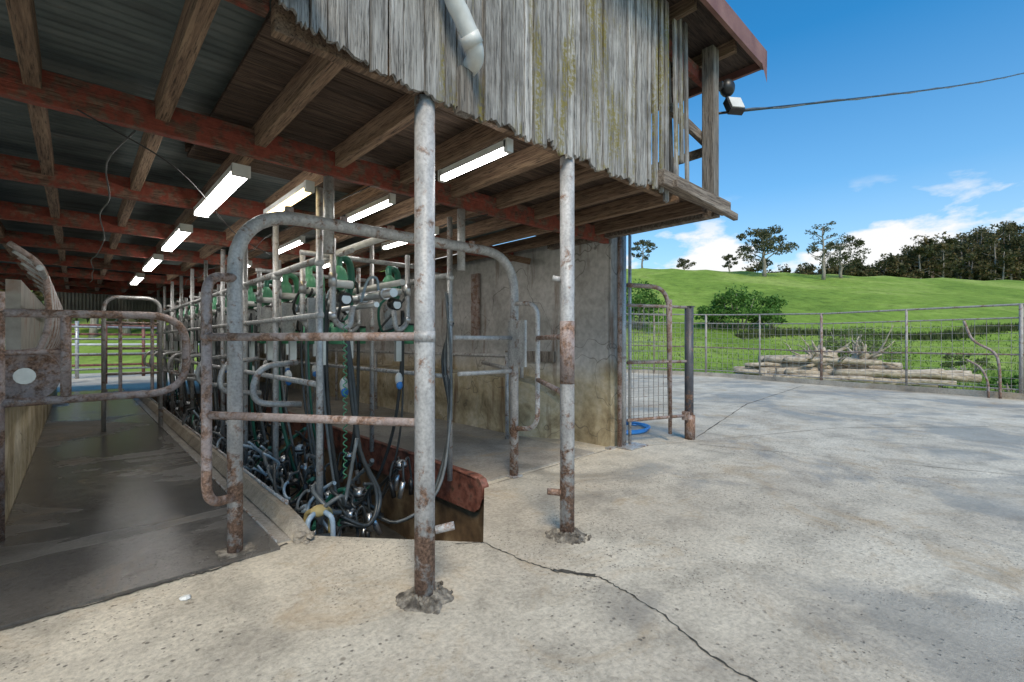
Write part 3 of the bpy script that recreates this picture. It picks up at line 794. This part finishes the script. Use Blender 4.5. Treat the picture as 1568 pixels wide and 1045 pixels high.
# ------------------------------------------------------------ logs and stumps
lg=B()
a=Vector((20.9,8.0,0)); b_=Vector((23.6,1.6,0)); dr=(b_-a).normalized(); nr=Vector((dr.y,-dr.x,0))
for i in range(80):
    t=U(-.02,.82); lay=random.choice([0,0,1,1,2,2,3,3])
    if t>.62: lay=min(lay,1)
    c0=a.lerp(b_,t)+nr*(-U(-.2,.7)+(lay-1.5)*.12)*-1+Vector((0,0,-.05+lay*.24))
    d2=(dr+Vector((U(-.16,.16),U(-.16,.16),U(-.06,.06)))).normalized(); ln=U(.9,2.2); r0=U(.09,.17)
    pts=[c0+d2*ln*(q/5)+Vector((U(-.02,.02),U(-.02,.02),U(-.02,.02))) for q in range(6)]
    lg.tube(pts,[r0*U(.9,1.07) for _ in pts],'log',10)
for i in range(16):
    c0=a.lerp(b_,U(.35,.8))+Vector((U(-.4,.2),U(-.3,.3),.5)); d2=Vector((U(-1,1),U(-1,1),U(0,.8))).normalized(); pts=[c0]
    for e in range(5): pts.append(pts[-1]+d2*.3+Vector((U(-.08,.08),U(-.08,.08),U(-.06,.08))))
    lg.tube(pts,[.06,.05,.04,.03,.02,.01],'log',6)
lg.build('log_pile')
for cxx,ss in (((22.0,5.0),.95),((22.5,3.9),.8)):
    st=B(); c0=Vector((cxx[0],cxx[1],.6))
    st.blob(c0,(.42*ss,.42*ss,.55*ss),'log',12,8,.2)
    for q in range(12):
        d2=Vector((U(-1,1),U(-1,1),U(-.3,1.1))).normalized(); pts=[c0]
        for e in range(5): pts.append(pts[-1]+d2*.23*ss+Vector((U(-.08,.08),U(-.08,.08),U(-.08,.08))))
        st.tube(pts,[.17*ss,.14*ss,.10*ss,.08*ss,.05*ss,.02*ss],'log',7)
    st.build('tree_stump')

# ------------------------------------------------------------ vegetation
def leaves(b,centers,radii,n,size,k):
    cs=np.asarray(centers,float); rr=np.asarray(radii,float)
    idx=np.repeat(np.arange(len(cs)),n); m=len(idx)
    d=rng.normal(size=(m,3)); d/=np.linalg.norm(d,axis=1)[:,None]
    rad=rng.uniform(.35,1.0,m)**.6
    pos=cs[idx]+d*(rad*rr[idx])[:,None]*np.array([1,1,.62])
    u=rng.normal(size=(m,3)); u/=np.linalg.norm(u,axis=1)[:,None]
    w=rng.normal(size=(m,3)); w-=u*(u*w).sum(1)[:,None]; w/=np.linalg.norm(w,axis=1)[:,None]
    s=size*rng.uniform(.5,1.3,m)[:,None]
    V=np.stack([pos-u*s,pos-w*s*.55,pos+u*s,pos+w*s*.55],1)
    b.arr(V,4,k)
def tree(b,x,y,z,h,spread,nl,trunk=.25,leaf='leaf',nclump=3,npl=45,cr=.9,ls=.16,start=.4,pale='bark'):
    top=Vector((x+U(-.3,.3),y+U(-.3,.3),z+h*.85))
    base=Vector((x,y,z-.3)); P=[base.lerp(top,t)+Vector((U(-.15,.15),U(-.15,.15),0))*(t>0) for t in np.linspace(0,1,7)]
    b.tube(P,[trunk*(1.15-.95*t) for t in np.linspace(0,1,7)],pale,7)
    cc=[];rr=[]
    for i in range(nl):
        t=start+(1-start)*i/nl; p0=base.lerp(top,t); a=i*2.4+U(-.5,.5)
        env=math.sin(math.pi*min(1,(t-start)/(1-start)*.75+.3))
        ln=spread*(.45+.6*env)*U(.6,1.1)
        p1=p0+Vector((math.cos(a),math.sin(a),U(.25,.7)))*ln*.5; p2=p0+Vector((math.cos(a)*ln,math.sin(a)*ln,ln*U(.25,.6)))
        b.tube(spline([p0,p1,p2],3),[trunk*.35*(1-.75*q/6) for q in range(7)],pale,5)
        for q in range(nclump):
            tt=U(.5,1.1); c_=p0.lerp(p2,tt)+Vector((U(-.5,.5),U(-.5,.5),U(-.2,.4)))*spread*.22
            cc.append(tuple(c_)); rr.append(cr*U(.5,1.1))
    cc.append(tuple(top)); rr.append(cr)
    leaves(b,cc,rr,npl,ls,leaf)
def T(name,d,l,h,spread,nl,**kw):
    x,y=hill(d,l); b=B(); tree(b,x,y,tz(x,y),h,spread,nl,**kw); b.build(name)
T('gum_tree',86,46.8,9.5,4.6,17,trunk=.35,cr=1.3,npl=80,ls=.22,start=.3)
T('gum_tree',84,56.4,11.6,3.8,16,trunk=.3,cr=.8,npl=28,ls=.18,start=.3,nclump=2)
T('gum_tree',88,62.5,8.0,3.8,13,trunk=.28,cr=1.1,npl=70,ls=.2,start=.25)
T('gum_tree',96,27,6.4,3.0,12,trunk=.2,cr=.8,npl=50,ls=.18,start=.3)
T('gum_tree',98,46,4.2,1.6,8,trunk=.16,cr=.7,npl=45,ls=.18,start=.3)
T('gum_tree',98,36.5,2.6,1.8,7,trunk=.14,cr=.65,npl=45,ls=.18,start=.2)
def bush(name,d,l,w_,h_,n,leaf,ls,npl=80):
    x,y=hill(d,l); z=tz(x,y); b=B(); cc=[];rr=[]
    for i in range(n):
        a=U(0,6.28); q=math.sqrt(U(0,1)); px=x+math.cos(a)*q*w_/2; py=y+math.sin(a)*q*w_/2
        hh=h_*(1-.55*q*q)*U(.35,1); cc.append((px,py,z+hh*.8)); rr.append(U(.35,.75)*h_*.28)
        if i%3==0: b.tube([(x+(px-x)*.3,y+(py-y)*.3,z-.2),(px,py,z+hh*.8)],[.06,.02],'bark',5)
    leaves(b,cc,rr,npl,ls,leaf); b.build(name)
bush('green_bush',45,22.0,6.0,5.2,60,'leaf3',.14)
bush('green_bush',45,19.5,3.0,4.0,24,'leaf3',.14)
bush('green_bush',45,25,3.0,4.0,24,'leaf3',.14)
bush('green_bush',44,11.8,5,5.2,46,'leaf3',.14)
bush('green_bush',30,22.2,5.0,3.6,80,'leaf4',.06,90)
bush('green_bush',27,26.5,3,1.4,20,'leaf4',.07,60)
bush('green_bush',16,17.2,1.6,.8,30,'leaf3',.05,60)
bush('green_bush',18,16.2,1.2,.6,20,'leaf3',.05,60)
fo=B()
for i in range(380):
    d=U(120,190); l=d*U(.50,1.4); rat=l/d
    if rat<.66 and random.random()<.3: continue
    x,y=hill(d,l); h_=U(8,13) if rat<.85 else U(11,19)
    tree(fo,x,y,tz(x,y),h_,h_*.30,6,trunk=.25,leaf='leaf2',nclump=4,npl=34,cr=1.7,ls=.40,start=.12)
for i in range(70):
    x=U(-60,10); y=U(55,85); tree(fo,x,y,tz(x,y),U(8,13),4,6,trunk=.3,leaf='leaf2',nclump=3,npl=18,cr=1.8,ls=.5,start=.1)
fo.build('distant_forest')
def blades(dd,ll,h0,h1,w0,w1,key,name):
    XX=.684*dd+.729*ll; YY=.729*dd-.684*ll
    keep=XX>np.interp(YY,[-5,-.3,4,8,12.4,22],[16,17.2,18.1,19.2,19.2,17])+.1; XX=XX[keep];YY=YY[keep]
    ZZ=np.array([tz(x,y) for x,y in zip(XX,YY)]); m=len(XX)
    hh=rng.uniform(h0,h1,m); a=rng.uniform(0,6.28,m); ww=rng.uniform(w0,w1,m)
    base=np.stack([XX,YY,ZZ-.02],1); side=np.stack([np.cos(a)*ww,np.sin(a)*ww,np.zeros(m)],1); tip=base+np.stack([rng.normal(0,.06,m),rng.normal(0,.06,m),hh],1)
    gr=B(); gr.arr(np.stack([base-side,base+side,tip],1),3,key); gr.build(name)
m=30000
blades(14+32*rng.uniform(0,1,m)**1.5,rng.uniform(-2,56,m),.06,.26,.02,.06,'blade','grass_tufts')
# line of rushes along the wet gully at the foot of the hill
m=9000; ll=rng.uniform(20,66,m)
blades(40+1.2*np.sin(ll*.3)+rng.normal(0,.45,m)+.06*ll,ll,.2,.65,.04,.09,'rush','gully_rushes')
lt=B(); lt.blob((.43,3.05,.012),(.03,.02,.012),'white',8,5,.2); lt.build('paper_scrap')

# ------------------------------------------------------------ world, sun, camera
W=D.worlds.new('World'); scene.world=W; W.use_nodes=True; nt=W.node_tree; nt.nodes.clear()
el=48; az=math.atan2(-.55,-.83)
sky=N(nt,'ShaderNodeTexSky'); sky.sky_type='NISHITA'; sky.sun_disc=False; sky.sun_elevation=R(el); sky.sun_rotation=az
sky.dust_density=.8; sky.ozone_density=1.6; sky.air_density=1.0
tint=mix(nt,1,sky.outputs[0],(1.05,1.55,1.72),'MULTIPLY')
hs=N(nt,'ShaderNodeHueSaturation'); hs.inputs['Saturation'].default_value=1.2; L(nt,tint,hs.inputs['Color'])
tc=N(nt,'ShaderNodeTexCoord'); mp=N(nt,'ShaderNodeMapping'); mp.inputs['Scale'].default_value=(1,1,2.4); L(nt,tc.outputs['Generated'],mp.inputs['Vector'])
cn=noise(nt,mp.outputs[0],6.5,8,.55,.1)
sx=N(nt,'ShaderNodeSeparateXYZ'); L(nt,tc.outputs['Generated'],sx.inputs[0])
em=ramp(nt,sx.outputs[2],[(.05,.19),(.15,.17),(.21,.05),(.28,0)])
cf=ramp(nt,math_(nt,'ADD',cn,em),[(.60,0),(.69,.95)])
cf=mix(nt,1,cf,ramp(nt,sx.outputs[2],[(.20,1),(.28,.0)]),'MULTIPLY')
haze=ramp(nt,sx.outputs[2],[(0,.75),(.10,.5),(.28,.14),(.5,0)])
col=mix(nt,haze,hs.outputs[0],(6.4,6.9,7.4))
col=mix(nt,cf,col,(8.6,8.5,8.4))
bg=N(nt,'ShaderNodeBackground'); bg.inputs['Strength'].default_value=.12; L(nt,col,bg.inputs['Color'])
out=N(nt,'ShaderNodeOutputWorld'); L(nt,bg.outputs[0],out.inputs['Surface'])
sd=D.lights.new('sun','SUN'); sd.energy=3.1; sd.angle=R(18); sd.color=(1,.86,.68)
so=D.objects.new('sun',sd); C.collection.objects.link(so)
sv=Vector((math.sin(az)*math.cos(R(el)),math.cos(az)*math.cos(R(el)),math.sin(R(el))))
so.rotation_euler=(-sv).to_track_quat('-Z','Y').to_euler()
cd=D.cameras.new('camera'); cd.lens=16.3; cd.sensor_width=36; cd.clip_end=5000; cd.clip_start=.05
co=D.objects.new('camera',cd); C.collection.objects.link(co); co.location=(0,0,1.4)
co.rotation_euler=(R(90),0,-math.atan2(.684,.729)); cd.shift_y=.001
scene.camera=co
scene.view_settings.view_transform='Standard'; scene.view_settings.look='None'; scene.view_settings.exposure=0
